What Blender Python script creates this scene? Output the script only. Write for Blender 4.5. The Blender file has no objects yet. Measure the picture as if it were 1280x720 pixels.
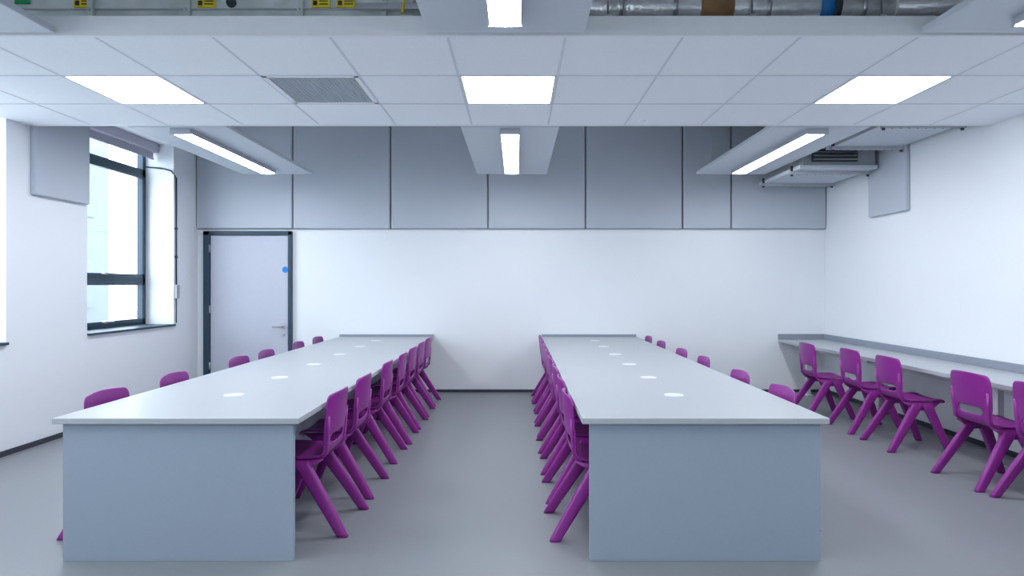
import bpy, bmesh, math, random
from mathutils import Vector, Matrix
random.seed(4)
D = bpy.data
scene = bpy.context.scene
COL = scene.collection

# ------------------------------------------------------------- materials
def mat(name, col, rough=0.5, metal=0.0, noise=0.0, nscale=20, bump=0.0, bscale=200, spec=0.5, emit=None, estr=0.0, coat=0.0):
    m = D.materials.new(name); m.use_nodes = True
    nt = m.node_tree; b = nt.nodes['Principled BSDF']
    b.inputs['Base Color'].default_value = (*col, 1)
    b.inputs['Roughness'].default_value = rough
    b.inputs['Metallic'].default_value = metal
    b.inputs['Specular IOR Level'].default_value = spec
    b.inputs['Coat Weight'].default_value = coat
    tc = nt.nodes.new('ShaderNodeTexCoord')
    if noise > 0:
        n = nt.nodes.new('ShaderNodeTexNoise'); n.inputs['Scale'].default_value = nscale
        n.inputs['Detail'].default_value = 6
        nt.links.new(tc.outputs['Object'], n.inputs['Vector'])
        r = nt.nodes.new('ShaderNodeValToRGB')
        r.color_ramp.elements[0].position = 0.35; r.color_ramp.elements[1].position = 0.65
        r.color_ramp.elements[0].color = (*[c*(1-noise) for c in col], 1)
        r.color_ramp.elements[1].color = (*[min(1, c*(1+noise)) for c in col], 1)
        nt.links.new(n.outputs['Fac'], r.inputs['Fac'])
        nt.links.new(r.outputs['Color'], b.inputs['Base Color'])
    if bump > 0:
        n2 = nt.nodes.new('ShaderNodeTexNoise'); n2.inputs['Scale'].default_value = bscale
        nt.links.new(tc.outputs['Object'], n2.inputs['Vector'])
        bp = nt.nodes.new('ShaderNodeBump'); bp.inputs['Strength'].default_value = bump
        bp.inputs['Distance'].default_value = 0.01
        nt.links.new(n2.outputs['Fac'], bp.inputs['Height'])
        nt.links.new(bp.outputs['Normal'], b.inputs['Normal'])
    if emit:
        b.inputs['Emission Color'].default_value = (*emit, 1)
        b.inputs['Emission Strength'].default_value = estr
    return m

M = {}
M['wall'] = mat('wall_paint', (0.83, 0.86, 0.90), 0.65, noise=0.004, nscale=3)
M['floor'] = mat('vinyl_floor', (0.235, 0.25, 0.27), 0.36, noise=0.05, nscale=160)
M['soffit'] = mat('soffit_concrete', (0.6, 0.61, 0.63), 0.8, noise=0.08, nscale=5)
M['tile'] = mat('ceiling_tile_mineral', (0.88, 0.91, 0.95), 0.85, noise=0.02, nscale=120)
M['tbar'] = mat('ceiling_grid_metal', (0.66, 0.69, 0.75), 0.5)
M['fascia'] = mat('fascia_white', (0.84, 0.86, 0.89), 0.5, noise=0.01)
M['acoustic'] = mat('acoustic_fabric', (0.52, 0.56, 0.63), 0.85, noise=0.02, nscale=250)
M['gap_shade'] = mat('panel_gap_shade', (0.33, 0.35, 0.39), 0.7)  # darker tone paints the shadow into the gaps between acoustic panels
M['raft'] = mat('raft_metal', (0.54, 0.59, 0.65), 0.45, noise=0.01)
M['housing'] = mat('luminaire_housing', (0.40, 0.42, 0.47), 0.4)
M['lens'] = mat('luminaire_lens', (0.9, 0.92, 0.95), 0.4, emit=(0.90, 0.95, 1.0), estr=20)
M['ledtile'] = mat('led_panel', (0.9, 0.92, 0.95), 0.4, emit=(0.90, 0.95, 1.0), estr=18)
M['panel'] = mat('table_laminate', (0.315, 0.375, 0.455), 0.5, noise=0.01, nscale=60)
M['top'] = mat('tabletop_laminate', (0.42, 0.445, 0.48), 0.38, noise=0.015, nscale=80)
M['upstand'] = mat('upstand_grey', (0.27, 0.30, 0.36), 0.45, noise=0.02)
M['grommet'] = mat('grommet_white', (0.85, 0.87, 0.9), 0.4)
M['slate'] = mat('slate_blue_frame', (0.025, 0.055, 0.09), 0.45, noise=0.03)
M['door'] = mat('door_laminate', (0.52, 0.54, 0.63), 0.45, noise=0.01)
M['skirt'] = mat('skirting_dark', (0.04, 0.05, 0.065), 0.5)
M['steel'] = mat('brushed_steel', (0.55, 0.56, 0.58), 0.3, metal=1.0)
M['dark'] = mat('dark_plastic', (0.03, 0.035, 0.045), 0.5)
M['blue'] = mat('blue_sign', (0.01, 0.22, 0.62), 0.4)
M['blind'] = mat('blind_fabric', (0.50, 0.49, 0.57), 0.8, noise=0.03, nscale=200)
M['chair'] = mat('purple_polypropylene', (0.27, 0.024, 0.27), 0.34, noise=0.02, nscale=40)
M['duct'] = mat('galvanised_duct', (0.74, 0.80, 0.78), 0.4, metal=0.0, noise=0.08, nscale=9)
M['unit'] = mat('ventilation_unit_grey', (0.36, 0.385, 0.42), 0.45, metal=0.1, noise=0.03)
M['foil'] = mat('foil_insulation', (0.90, 0.90, 0.92), 0.3, metal=0.5, noise=0.1, nscale=14, bump=0.7, bscale=22)
M['yellow'] = mat('warning_yellow', (1.0, 0.78, 0.02), 0.5)
M['green'] = mat('tag_green', (0.01, 0.35, 0.12), 0.5)
M['tan'] = mat('pipe_insulation_tan', (0.35, 0.20, 0.09), 0.7, noise=0.1)
M['whitemetal'] = mat('white_metal', (0.75, 0.77, 0.80), 0.4)
M['ext'] = mat('exterior_cladding', (0.125, 0.145, 0.165), 0.7, noise=0.03)
M['extdark'] = mat('exterior_glazing', (0.09, 0.115, 0.135), 0.4)
M['ground'] = mat('exterior_paving', (0.6, 0.6, 0.6), 0.9, noise=0.05)

g = D.materials.new('window_glass'); g.use_nodes = True
nt = g.node_tree; nt.nodes.clear()
o = nt.nodes.new('ShaderNodeOutputMaterial'); mx = nt.nodes.new('ShaderNodeMixShader')
tr = nt.nodes.new('ShaderNodeBsdfTransparent'); gl = nt.nodes.new('ShaderNodeBsdfGlossy')
tr.inputs['Color'].default_value = (0.95, 0.98, 1, 1); gl.inputs['Roughness'].default_value = 0.02
mx.inputs['Fac'].default_value = 0.06
nt.links.new(tr.outputs[0], mx.inputs[1]); nt.links.new(gl.outputs[0], mx.inputs[2]); nt.links.new(mx.outputs[0], o.inputs[0])
M['glass'] = g

# ------------------------------------------------------------- mesh builder
class B:
    """collects geometry into one mesh with several material slots"""
    def __init__(s): s.bm = bmesh.new(); s.mats = []
    def mi(s, k):
        if k not in s.mats: s.mats.append(k)
        return s.mats.index(k)
    def box(s, x0, x1, y0, y1, z0, z1, k, bev=0.0):
        b2 = bmesh.new(); bmesh.ops.create_cube(b2, size=1)
        for v in b2.verts:
            v.co = Vector(((x0+x1)/2+v.co.x*(x1-x0), (y0+y1)/2+v.co.y*(y1-y0), (z0+z1)/2+v.co.z*(z1-z0)))
        if bev > 0: bmesh.ops.bevel(b2, geom=b2.edges[:], offset=bev, segments=2, affect='EDGES', profile=0.6)
        s.add(b2, k)
    def add(s, b2, k, smooth=False):
        i = s.mi(k)
        for f in b2.faces: f.material_index = i; f.smooth = smooth
        me = D.meshes.new('t'); b2.to_mesh(me); b2.free()
        s.bm.from_mesh(me); D.meshes.remove(me)
    def cyl(s, p0, p1, r, k, seg=20, r2=None, caps=True):
        p0, p1 = Vector(p0), Vector(p1); d = p1-p0
        b2 = bmesh.new()
        bmesh.ops.create_cone(b2, cap_ends=caps, segments=seg, radius1=r, radius2=r if r2 is None else r2, depth=d.length)
        q = d.to_track_quat('Z', 'Y')
        bmesh.ops.transform(b2, matrix=Matrix.Translation((p0+p1)/2) @ q.to_matrix().to_4x4(), verts=b2.verts[:])
        i = s.mi(k)
        for f in b2.faces: f.smooth = len(f.verts) == 4
        for f in b2.faces: f.material_index = i
        me = D.meshes.new('t'); b2.to_mesh(me); b2.free(); s.bm.from_mesh(me); D.meshes.remove(me)
    def tube(s, pts, r, k, seg=10):
        for a, b in zip(pts[:-1], pts[1:]): s.cyl(a, b, r, k, seg)
        for p in pts[1:-1]:
            b2 = bmesh.new(); bmesh.ops.create_uvsphere(b2, u_segments=seg, v_segments=6, radius=r)
            bmesh.ops.translate(b2, vec=Vector(p), verts=b2.verts[:]); s.add(b2, k, True)
    def mesh(s, name):
        me = D.meshes.new(name); s.bm.to_mesh(me); s.bm.free()
        for k in s.mats: me.materials.append(M[k])
        return me
    def obj(s, name, parent=None):
        o = D.objects.new(name, s.mesh(name)); COL.objects.link(o)
        if parent: o.parent = parent
        return o
def empty(name, loc=(0, 0, 0)):
    e = D.objects.new(name, None); e.empty_display_size = 0.1; e.location = loc; COL.objects.link(e); return e

# ------------------------------------------------------------- room
XL, XR, YB, YF, ZC = -4.23, 4.083, 8.485, -2.6, 3.6
TC = 2.785
b = B(); b.box(XL-0.45, XR+0.2, YF-0.2, YB+0.2, -0.15, 0, 'floor'); b.obj('floor')
b = B(); b.box(XL-0.45, XR+0.2, YF-0.2, YB+0.2, ZC, ZC+0.2, 'soffit'); b.obj('ceiling')
b = B(); b.box(XL-0.45, XR+0.2, YB, YB+0.2, 0, ZC, 'wall'); b.obj('wall_back')
b = B(); b.box(XR, XR+0.2, YF, YB, 0, ZC, 'wall'); b.obj('wall_right')
b = B(); b.box(XL-0.45, XR+0.2, YF-0.2, YF, 0, ZC, 'wall'); b.obj('wall_front')
SILL, HEAD = 0.915, 3.15
WINS = [(6.30, 7.89), (3.70, 5.30), (1.10, 2.70), (-1.60, 0.0)]  # last two openings are out of view, added to let in more light
b = B()
XO = XL-0.42
b.box(XO, XL, YF, YB, 0, SILL, 'wall')
b.box(XO, XL, YF, YB, HEAD, ZC, 'wall')
ed = [YF]
for w in sorted(WINS): ed += [w[0], w[1]]
ed.append(YB)
for i in range(0, len(ed), 2): b.box(XO, XL, ed[i], ed[i+1], SILL, HEAD, 'wall')
b.obj('wall_left')
b = B(); b.box(XL+0.0, XR, YB-0.012, YB, 0, 0.035, 'skirt'); b.obj('baseboard_back')
b = B(); b.box(XL, XL+0.012, YF, YB, 0, 0.045, 'skirt'); b.obj('baseboard_left')
b = B(); b.box(XR-0.012, XR, YF, YB, 0, 0.045, 'skirt'); b.obj('baseboard_right')

# windows
for n, (y0, y1) in enumerate(WINS):
    w = empty('window_%d' % (n+1), (0, 0, 0))
    b = B(); xa, xb = XO+0.0, XO+0.075
    b.box(xa, xb, y0, y0+0.06, SILL, HEAD, 'slate', .003)
    b.box(xa, xb, y1-0.06, y1, SILL, HEAD, 'slate', .003)
    b.box(xa, xb, y0, y1, SILL, SILL+0.06, 'slate', .003)
    b.box(xa, xb, y0, y1, HEAD-0.06, HEAD, 'slate', .003)
    b.box(xa, xb, y0, y1, 1.44, 1.51, 'slate', .003)
    b.box(xa, xb, y0, y1, 2.75, 2.83, 'slate', .003)
    # opening sashes
    for (za, zb) in ((SILL+0.055, 1.455), (1.505, 2.755)):
        x2, x3 = xb-0.03, xb+0.018; t = 0.042
        b.box(x2, x3, y0+.055, y1-.055, za, za+t, 'slate', .003)
        b.box(x2, x3, y0+.055, y1-.055, zb-t, zb, 'slate', .003)
        b.box(x2, x3, y0+.055, y0+.055+t, za, zb, 'slate', .003)
        b.box(x2, x3, y1-.055-t, y1-.055, za, zb, 'slate', .003)
    b.obj('frame', w)
    b = B(); b.box(xa+0.03, xa+0.042, y0+0.05, y1-0.05, SILL+0.04, HEAD-0.04, 'glass'); b.obj('glazing', w)
    b = B()
    for zz in (1.56, 1.02):
        yc = y0+0.75
        b.box(xb+0.018, xb+0.05, yc-0.03, yc+0.03, zz-0.03, zz+0.0, 'steel', .004)
        b.box(xb+0.045, xb+0.06, yc-0.03, yc+0.14, zz-0.022, zz-0.006, 'steel', .004)
    b.obj('handles', w)
    b = B(); b.box(xb, XL+0.03, y0+.002, y1-.002, SILL, SILL+0.022, 'slate', .004); b.obj('sill', w)
    b = B()
    b.box(XL-0.27, XL-0.17, y0+0.03, y1-0.02, HEAD-0.11, HEAD-0.002, 'blind', .01)
    b.box(XL-0.235, XL-0.228, y0+0.05, y1-0.04, 2.97, HEAD-0.1, 'blind')
    b.cyl((XL-0.23, y0+0.05, 2.965), (XL-0.23, y1-0.04, 2.965), 0.012, 'blind')
    b.obj('roller_blind', w)

# conduit / window cord
b = B()
pts = [(XL-0.33, 7.87, 2.87), (XL-0.12, 7.87, 2.85), (XL-0.02, 7.875, 2.82), (XL+0.012, 7.93, 2.74), (XL+0.012, 7.93, 1.42)]
b.tube(pts, 0.009, 'slate')
b.tube([(XL+0.012, 7.93, 1.42), (XL+0.012, 7.93, 0.95)], 0.006, 'slate')
b.box(XL, XL+0.035, 7.90, 7.97, 1.25, 1.42, 'housing', .006)
b.box(XL, XL+0.02, 7.915, 7.95, 2.1, 2.13, 'dark', .003)
b.box(XL, XL+0.02, 7.915, 7.95, 1.75, 1.78, 'dark', .003)
b.obj('window_winder_cable')

# door
d = empty('door_1')
x0, x1, zt = -4.136, -2.969, 2.13
b = B(); f = 0.085
b.box(x0, x0+f, YB-0.05, YB, 0, zt, 'slate', .006); b.box(x1-f+.035, x1, YB-0.05, YB, 0, zt, 'slate', .006)
b.box(x0, x1, YB-0.05, YB, zt-0.055, zt, 'slate', .006); b.obj('frame', d)
b = B(); b.box(x0+f+.006, x1-f+.029, YB-0.03, YB-0.001, 0.01, zt-0.06, 'door', .003); b.obj('leaf', d)
b = B()
hx = x1-f-0.035
b.cyl((hx, YB-0.03, 0.87), (hx, YB-0.042, 0.87), 0.027, 'steel'); b.cyl((hx, YB-0.04, 0.87), (hx, YB-0.09, 0.87), 0.01, 'steel')
b.tube([(hx, YB-0.09, 0.87), (hx-0.12, YB-0.09, 0.87)], 0.010, 'steel')
b.cyl((hx, YB-0.03, 0.76), (hx, YB-0.042, 0.76), 0.022, 'steel')
b.obj('lever_handle', d)
b = B(); b.cyl((hx+.03, YB-0.03, 1.62), (hx+.03, YB-0.034, 1.62), 0.04, 'blue', 32); b.obj('fire_door_sign', d)
b = B()
for zz in (0.3, 1.05, 1.85): b.cyl((x0+f, YB-0.045, zz), (x0+f, YB-0.045, zz+0.1), 0.01, 'steel')
b.obj('hinges', d)

# acoustic wall panels
seams = [XL, -2.955, -1.665, -0.38, 0.907, 2.185, 2.826, XR]
for a, c in zip(seams[:-1], seams[1:]):
    b = B(); b.box(a+0.010, c-0.010, YB-0.055, YB, 2.165, 3.55, 'acoustic', .014)
    b.box(a+0.003, c-0.003, YB-0.02, YB, 2.155, 3.555, 'gap_shade'); b.obj('acoustic_wall_panel')
b = B(); b.box(XL, XL+0.05, 5.56, 6.27, 2.20, 3.55, 'acoustic', .014); b.obj('acoustic_wall_panel')
b = B(); b.box(XR-0.05, XR, 6.64, 7.35, 2.19, 3.55, 'acoustic', .014); b.obj('acoustic_wall_panel')

# ------------------------------------------------------------- suspended ceiling
T = 0.655; gx0 = -0.385; gy = [3.55, 4.21, 4.865, 5.50]
xs = [XL]+[gx0+T*i for i in range(-5, 7) if XL+.02 < gx0+T*i < XR-.02]+[XR]
special = {}
for i in range(len(xs)-1):
    if abs(xs[i]-gx0) < .01 or abs(xs[i]-(gx0+4*T)) < .01 or abs(xs[i]-(gx0-4*T)) < .01: special[(i, 1)] = 'led'
    if abs(xs[i]-(gx0-2*T)) < .01: special[(i, 1)] = 'vent'
sc = empty('suspended_ceiling')
b = B()
for i in range(len(xs)-1):
    for j in range(3):
        if (i, j) in special: continue
        b.box(xs[i]+.0065, xs[i+1]-.0065, gy[j]+.0065, gy[j+1]-.0065, TC+0.003, TC+0.02, 'tile', .002)
b.obj('tiles', sc)
b = B()
for x in xs[1:-1]: b.box(x-.0075, x+.0075, 3.55, 5.50, TC+.001, TC+.03, 'tbar')
for y in gy[1:-1]: b.box(XL, XR, y-.0075, y+.0075, TC, TC+.03, 'tbar')
b.obj('grid', sc)
b = B(); b.box(XL, XR, 3.53, 3.555, TC-0.002, TC+0.108, 'fascia', .002); b.box(XL, XR, 3.555, 3.60, TC+0.095, TC+0.108, 'fascia'); b.obj('fascia_near', sc)
b = B(); b.box(XL, XR, 5.49, 5.52, TC-0.002, TC+0.10, 'fascia', .002); b.obj('fascia_far', sc)
b = B(); b.box(XL, XR, 3.56, 5.49, TC+0.03, TC+0.045, 'tbar'); b.obj('tile_backing', sc)
for (i, j), k in special.items():
    a, c, e, h = xs[i]+.009, xs[i+1]-.009, gy[j]+.009, gy[j+1]-.009
    if k == 'led':
        b = B(); b.box(a+.014, c-.014, e+.014, h-.014, TC+.001, TC+.012, 'ledtile')
        fr = 'fascia'
        b.box(a, c, e, e+.013, TC, TC+.02, fr); b.box(a, c, h-.013, h, TC, TC+.02, fr)
        b.box(a, a+.013, e, h, TC, TC+.02, fr); b.box(c-.013, c, e, h, TC, TC+.02, fr)
        b.obj('ceiling_light_panel')
    else:
        b = B(); b.box(a, c, e, h, TC+.022, TC+.028, 'upstand')
        fr = 'fascia'
        b.box(a, c, e, e+.03, TC, TC+.02, fr); b.box(a, c, h-.03, h, TC, TC+.02, fr)
        b.box(a, a+.03, e, h, TC, TC+.02, fr); b.box(c-.03, c, e, h, TC, TC+.02, fr)
        n = 30
        for q in range(1, n):
            x = a+.03+(c-a-.06)*q/n; b.box(x-.0035, x+.0035, e+.03, h-.03, TC+.003, TC+.018, 'raft')
            y = e+.03+(h-e-.06)*q/n; b.box(a+.03, c-.03, y-.0035, y+.0035, TC+.003, TC+.018, 'raft')
        b.obj('ceiling_air_vent')
b = B(); b.cyl((1.05, 5.36, TC+.004), (1.05, 5.36, TC-.012), 0.03, 'grommet'); b.obj('ceiling_sensor')

# ------------------------------------------------------------- rafts with strip lights
for cx in (-2.955, -0.06, 2.645):
    for (y0, y1, l0, l1) in ((5.56, 7.91, 5.63, 7.60), (1.12, 3.50, 1.32, 3.29), (-1.9, 0.48, -1.7, 0.3)):
        r = empty('acoustic_light_raft')
        b = B(); b.box(cx-.43, cx+.43, y0, y1, TC, TC+.035, 'raft', .006); b.obj('raft_panel', r)
        b = B(); b.box(cx-.09, cx+.09, l0, l1, TC-.040, TC, 'housing', .008)
        b.box(cx-.09, cx+.09, l0-.02, l0, TC-.052, TC, 'housing', .006); b.box(cx-.09, cx+.09, l1, l1+.02, TC-.052, TC, 'housing', .006); b.obj('luminaire_housing', r)
        # shallow curved diffuser
        b2 = bmesh.new(); prof = [(math.cos(t)*.080, -math.sin(t)*.012) for t in [math.pi*i/10 for i in range(11)]]
        va = [b2.verts.new((cx+p[0], l0, TC-.039+p[1])) for p in prof]; vb = [b2.verts.new((cx+p[0], l1, TC-.039+p[1])) for p in prof]
        for i in range(10): b2.faces.new((va[i], va[i+1], vb[i+1], vb[i]))
        b2.faces.new(va); b2.faces.new(vb[::-1])
        bmesh.ops.recalc_face_normals(b2, faces=b2.faces[:])
        b = B(); b.add(b2, 'lens', False); b.obj('diffuser', r)
        b = B()
        for sx in (-.33, .33):
            for yy in (y0+.3, y1-.3): b.cyl((cx+sx, yy, TC+.03), (cx+sx, yy, ZC-.001), .003, 'steel', 6)
        b.obj('suspension_wires', r)

# ------------------------------------------------------------- ceiling services
u = empty('ventilation_duct')
b = B()
b.box(-3.9, -0.62, 3.86, 4.5, 2.93, 3.52, 'duct', .01)
for x in (-3.2, -2.56, -1.98, -1.30, -0.80): b.box(x-.018, x+.018, 3.835, 4.52, 2.915, 3.535, 'duct', .003)
for x in (-3.2, -2.56, -1.98, -1.30, -0.80):
    for zz in (3.06, 3.12): b.cyl((x, 3.835, zz), (x, 3.825, zz), .008, 'steel', 8)
b.box(-3.9, -0.62, 3.845, 3.862, 3.065, 3.071, 'steel')
b.obj('duct_body', u)
b = B()
for x in (-2.61, -1.87, -1.18, -1.03):
    b.box(x-.055, x+.055, 3.848, 3.856, 3.078, 3.128, 'yellow', .002)
    b.box(x-.045, x-.02, 3.845, 3.85, 3.09, 3.117, 'dark'); b.box(x-.008, x+.045, 3.845, 3.85, 3.112, 3.118, 'dark'); b.box(x-.008, x+.045, 3.845, 3.85, 3.095, 3.101, 'dark')
b.obj('warning_labels', u)
b = B(); b.box(-3.02, -2.93, 3.848, 3.856, 3.10, 3.15, 'green'); b.cyl((-1.72, 3.86, 3.11), (-1.72, 3.85, 3.11), .03, 'dark', 24); b.obj('tag', u)
b = B(); b.box(-0.95, -0.58, 3.80, 3.835, 3.05, 3.085, 'steel', .004); b.cyl((-0.68, 3.8, 3.02), (-0.6, 3.8, 3.5), .008, 'yellow'); b.obj('bracket', u)

p = empty('insulated_pipework')
b = B()
b.cyl((0.40, 3.95, 3.115), (2.55, 3.95, 3.115), .075, 'foil', 28)
b.cyl((0.40, 4.15, 3.29), (2.9, 4.15, 3.29), .10, 'foil', 28)
b.cyl((0.40, 3.9, 3.235), (2.9, 3.9, 3.235), .025, 'steel', 16)
b.cyl((2.3, 3.9, 3.10), (3.4, 3.9, 3.13), .05, 'foil', 24)
for x in (0.62, 0.95, 1.52, 2.1): b.cyl((x, 3.95, 3.115), (x+.025, 3.95, 3.115), .083, 'steel', 28)
b.cyl((1.12, 3.95, 3.115), (1.32, 3.95, 3.115), .082, 'tan', 28)
b.cyl((1.85, 3.95, 3.115), (1.93, 3.95, 3.115), .084, 'blue', 28); b.cyl((1.93, 3.95, 3.115), (1.97, 3.95, 3.115), .088, 'dark', 28)
b.obj('pipes', p)
b = B()
for x in (0.55, 1.42, 2.2): b.box(x-.02, x+.02, 3.84, 4.3, 3.02, 3.035, 'steel'); b.cyl((x, 3.86, 3.02), (x, 3.86, 3.59), .006, 'steel', 8); b.cyl((x, 4.28, 3.02), (x, 4.28, 3.59), .006, 'steel', 8)
b.box(0.40, 2.9, 4.55, 4.60, 2.93, 3.55, 'dark'); b.obj('hangers_and_gap_shade', p)  # dark sheet behind the pipes paints the shade of the gap there

def vent_unit(x0, x1, y0, y1, z0, z1, grille):
    u = empty('ventilation_unit'); b = B()
    b.box(x0, x1, y0, y1, z0+.06, z1, 'unit', .008)
    b.box(x0-.05, x1+.0, y0-.04, y1, z0+.02, z0+.06, 'raft', .005)
    b.obj('casing', u)
    b = B()
    for yy in (y0+.12, y1-.2):
        b.box(x0-.08, x1+.02, yy, yy+.04, z0-.015, z0+.02, 'housing', .003)
        for q in range(9): b.cyl((x0+.02+q*(x1-x0-.05)/8, yy+.02, z0-.016), (x0+.02+q*(x1-x0-.05)/8, yy+.02, z0-.018), .008, 'dark', 8)
        for xx in (x0-.06, x1-.01):
            b.cyl((xx, yy+.02, z0-.04), (xx, yy+.02, 3.59), .006, 'steel', 8); b.cyl((xx, yy+.02, z0-.035), (xx, yy+.02, z0+.08), .015, 'dark', 10)
    b.obj('support_channels', u)
    if grille:
        b = B(); b.box(x0+.1, x0+.6, y0-.025, y0, z0+.1, z0+.36, 'dark', .004)
        for q in range(6): b.box(x0+.11, x0+.59, y0-.035, y0-.02, z0+.12+q*.04, z0+.132+q*.04, 'steel')
        b.obj('grille', u)
vent_unit(3.17, 3.98, 7.10, 8.25, 2.68, 3.3, True)
vent_unit(3.36, 4.02, 5.62, 6.86, 2.84, 3.3, False)

# ------------------------------------------------------------- tables
TT, TH = 0.735, 0.03
def table(px0, px1, tx0, tx1):
    t = empty('long_classroom_table'); cx = (px0+px1)/2
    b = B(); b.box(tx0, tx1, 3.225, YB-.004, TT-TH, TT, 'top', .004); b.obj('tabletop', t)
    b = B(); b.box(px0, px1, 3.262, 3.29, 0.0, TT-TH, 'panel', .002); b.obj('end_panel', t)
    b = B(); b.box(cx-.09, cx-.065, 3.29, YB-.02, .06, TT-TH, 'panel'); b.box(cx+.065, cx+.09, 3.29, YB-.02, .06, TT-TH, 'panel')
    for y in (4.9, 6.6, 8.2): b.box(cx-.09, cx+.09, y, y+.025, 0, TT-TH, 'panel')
    b.obj('service_spine', t)
    b = B(); b.box(tx0, tx1, YB-.03, YB-.004, TT, TT+.03, 'upstand', .003); b.obj('upstand', t)
    b = B()
    for y in (3.91, 4.66, 5.45, 6.25, 7.05, 7.85):
        b.cyl((cx, y, TT), (cx, y, TT+.004), .058, 'grommet', 36); b.cyl((cx, y, TT+.004), (cx, y, TT+.006), .048, 'whitemetal', 36)
    b.obj('cable_grommets', t)
table(-2.314, -1.139, -2.345, -1.10)
table(0.371, 1.547, 0.33, 1.578)

# wall counter
c = empty('wall_counter_desk'); CT = 0.70
b = B(); b.box(3.46, XR-.002, 1.6, YB-.004, CT-.035, CT, 'top', .004); b.obj('worktop', c)
b = B(); b.box(XR-.03, XR-.002, 1.6, YB-.004, CT, CT+.07, 'upstand', .003); b.box(3.46, XR-.03, YB-.03, YB-.004, CT, CT+.07, 'upstand', .003); b.obj('upstand', c)
b = B(); b.box(XR-.10, XR-.014, 1.6, YB-.04, CT-.18, CT-.04, 'whitemetal', .004)
for y in (2.6, 4.1, 5.5, 7.0): b.box(XR-.105, XR-.1, y, y+.15, CT-.15, CT-.07, 'grommet', .002)
b.obj('cable_trunking', c)
b = B()
b.box(3.66, 3.70, 1.65, YB-.05, CT-.085, CT-.036, 'whitemetal', .003)
for y in (1.8, 3.62, 4.95, 6.58, 8.2):
    b.box(3.72, 3.77, y, y+.05, 0, CT-.035, 'whitemetal', .004)
    b.box(3.60, XR-.11, y, y+.05, CT-.085, CT-.035, 'whitemetal', .004)
    b.box(3.70, 3.79, y-.02, y+.07, 0, .012, 'whitemetal', .003)
b.obj('leg_frames', c)

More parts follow.
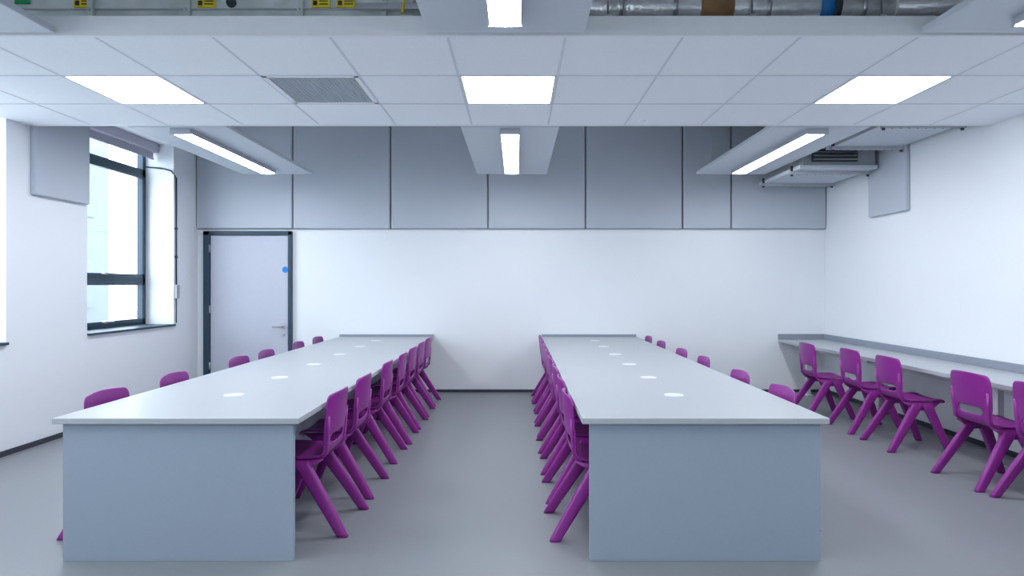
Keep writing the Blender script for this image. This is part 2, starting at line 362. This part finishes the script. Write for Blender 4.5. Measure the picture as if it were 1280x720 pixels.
# ------------------------------------------------------------- chair mesh
def make_chair():
    prof = [(.205, .392, .165), (.200, .415, .185), (.165, .428, .196), (.08, .424, .20), (-.02, .418, .20), (-.10, .420, .195),
            (-.145, .430, .190), (-.168, .454, .186), (-.180, .496, .184), (-.189, .545, .190), (-.197, .615, .198), (-.203, .68, .202), (-.208, .74, .200), (-.212, .777, .190), (-.214, .793, .168)]
    us = [-1, -.86, -.62, -.3, 0, .3, .62, .86, 1]
    bm = bmesh.new(); G = []
    for i, (x, z, w) in enumerate(prof):
        row = []
        for uu in us:
            back = max(0, min(1, (i-6)/3))
            xx = x+0.028*back*uu*uu; zz = z+(1-back)*(0.012*abs(uu)**3)
            if i >= 13: zz -= 0.010*uu*uu
            row.append(bm.verts.new((xx, uu*w, zz)))
        G.append(row)
    for i in range(len(prof)-1):
        for j in range(len(us)-1):
            if i == 8 and 1 < j < 6: continue
            bm.faces.new((G[i][j], G[i][j+1], G[i+1][j+1], G[i+1][j]))
    bmesh.ops.recalc_face_normals(bm, faces=bm.faces[:])
    me = D.meshes.new('s'); bm.to_mesh(me); bm.free()
    o = D.objects.new('s', me); COL.objects.link(o)
    m = o.modifiers.new('a', 'SOLIDIFY'); m.thickness = .013; m.offset = 0
    m = o.modifiers.new('b', 'SUBSURF'); m.levels = 2; m.render_levels = 2
    dg = bpy.context.evaluated_depsgraph_get(); ev = o.evaluated_get(dg); me2 = D.meshes.new_from_object(ev)
    D.objects.remove(o)
    b = B(); b.bm.from_mesh(me2); b.mi('chair'); D.meshes.remove(me2)
    for f in b.bm.faces: f.smooth = True; f.material_index = 0
    def loft(secs):
        bm = bmesh.new(); rings = []
        for (cx, cy, cz, hx, hy, dz) in secs:
            ring = []
            for k in range(16):
                t = 2*math.pi*k/16; ct, st = math.cos(t), math.sin(t)
                sx = math.copysign(abs(ct)**.5, ct)*hx; sy = math.copysign(abs(st)**.5, st)*hy
                ring.append(bm.verts.new((cx+sx, cy+sy, cz+dz*sx)))
            rings.append(ring)
        for r0, r1 in zip(rings[:-1], rings[1:]):
            for k in range(16): bm.faces.new((r0[k], r0[(k+1) % 16], r1[(k+1) % 16], r1[k]))
        bm.faces.new(rings[0]); bm.faces.new(rings[-1][::-1])
        bmesh.ops.recalc_face_normals(bm, faces=bm.faces[:])
        b.add(bm, 'chair', True)
    for s in (-1, 1):
        # rear leg, front leg (an inverted V each side)
        loft([(-.02, s*.172, .415, .055, .020, 0), (-.055, s*.180, .36, .047, .022, 0), (-.165, s*.202, .19, .039, .022, 0), (-.272, s*.222, .018, .032, .020, 0), (-.282, s*.224, 0, .030, .020, 0)])
        loft([(.04, s*.172, .415, .050, .020, 0), (.062, s*.178, .36, .044, .022, 0), (.135, s*.196, .19, .036, .021, 0), (.208, s*.213, .018, .030, .019, 0), (.214, s*.214, 0, .028, .019, 0)])
        # seat side rail
        loft([(0.01, s*.170, .418, .17, .012, 0), (0.01, s*.172, .385, .12, .015, 0), (0.01, s*.174, .345, .075, .014, 0)])
        # back uprights
        loft([(-.11, s*.160, .405, .022, .018, 0), (-.160, s*.162, .445, .018, .018, 0), (-.172, s*.162, .505, .012, .018, 0), (-.178, s*.168, .56, .010, .016, 0), (-.186, s*.176, .66, .007, .012, 0)])
    return b.mesh('plastic_chair')
CH = make_chair()
def chair(x, y, facing, jit=True):
    o = D.objects.new('plastic_chair', CH); COL.objects.link(o)
    o.location = (x+random.uniform(-.006, .006), y, 0)
    o.rotation_euler = (0, 0, (0 if facing > 0 else math.pi)+math.radians(random.uniform(-2, 2)))
for y in (3.81, 4.45, 5.28, 5.90, 6.50, 7.10, 7.70): chair(-1.245, y, -1)
for y in (3.75, 4.36, 4.98, 5.60, 6.20, 6.80, 7.40, 7.98): chair(0.488, y, 1)
for y in (3.76, 4.50, 5.55, 6.15, 7.05, 7.75): chair(-2.225, y, 1)
for y in (3.90, 4.62, 5.55, 6.25, 7.15, 7.85): chair(1.43, y, -1)
for x, y in ((3.33, 6.95), (3.45, 6.28), (3.44, 5.62), (3.43, 4.59), (3.46, 4.03), (3.46, 3.2)): chair(x, y, 1)

# ------------------------------------------------------------- exterior
b = B(); b.box(-60, XL-0.6, -30, 40, -0.3, -0.1, 'ground'); b.obj('exterior_ground')
b = B(); b.box(-26, -16, 12, 25.1, -0.1, 9, 'ext')
for y in (13, 16, 19, 22.6):
    for z in (0.6, 4): b.box(-15.99, -15.95, y, y+1.6, z, z+1.8, 'extdark')
b.obj('exterior_building')

# ------------------------------------------------------------- world
w = D.worlds.new('sky'); scene.world = w; w.use_nodes = True
bg = w.node_tree.nodes['Background']; bg.inputs['Color'].default_value = (0.85, 0.93, 1.0, 1); bg.inputs['Strength'].default_value = 6.5

# ------------------------------------------------------------- camera
cd = D.cameras.new('camera'); cam = D.objects.new('camera', cd); COL.objects.link(cam)
cam.location = (0, 0, 1.4); cam.rotation_euler = (math.pi/2, 0, 0)
cd.sensor_width = 36; cd.lens = 22.5; cd.shift_x = -6/1280; cd.shift_y = -2/1280; cd.clip_start = .05
scene.camera = cam
scene.view_settings.view_transform = 'Standard'
scene.view_settings.look = 'None'
scene.view_settings.exposure = 0.33
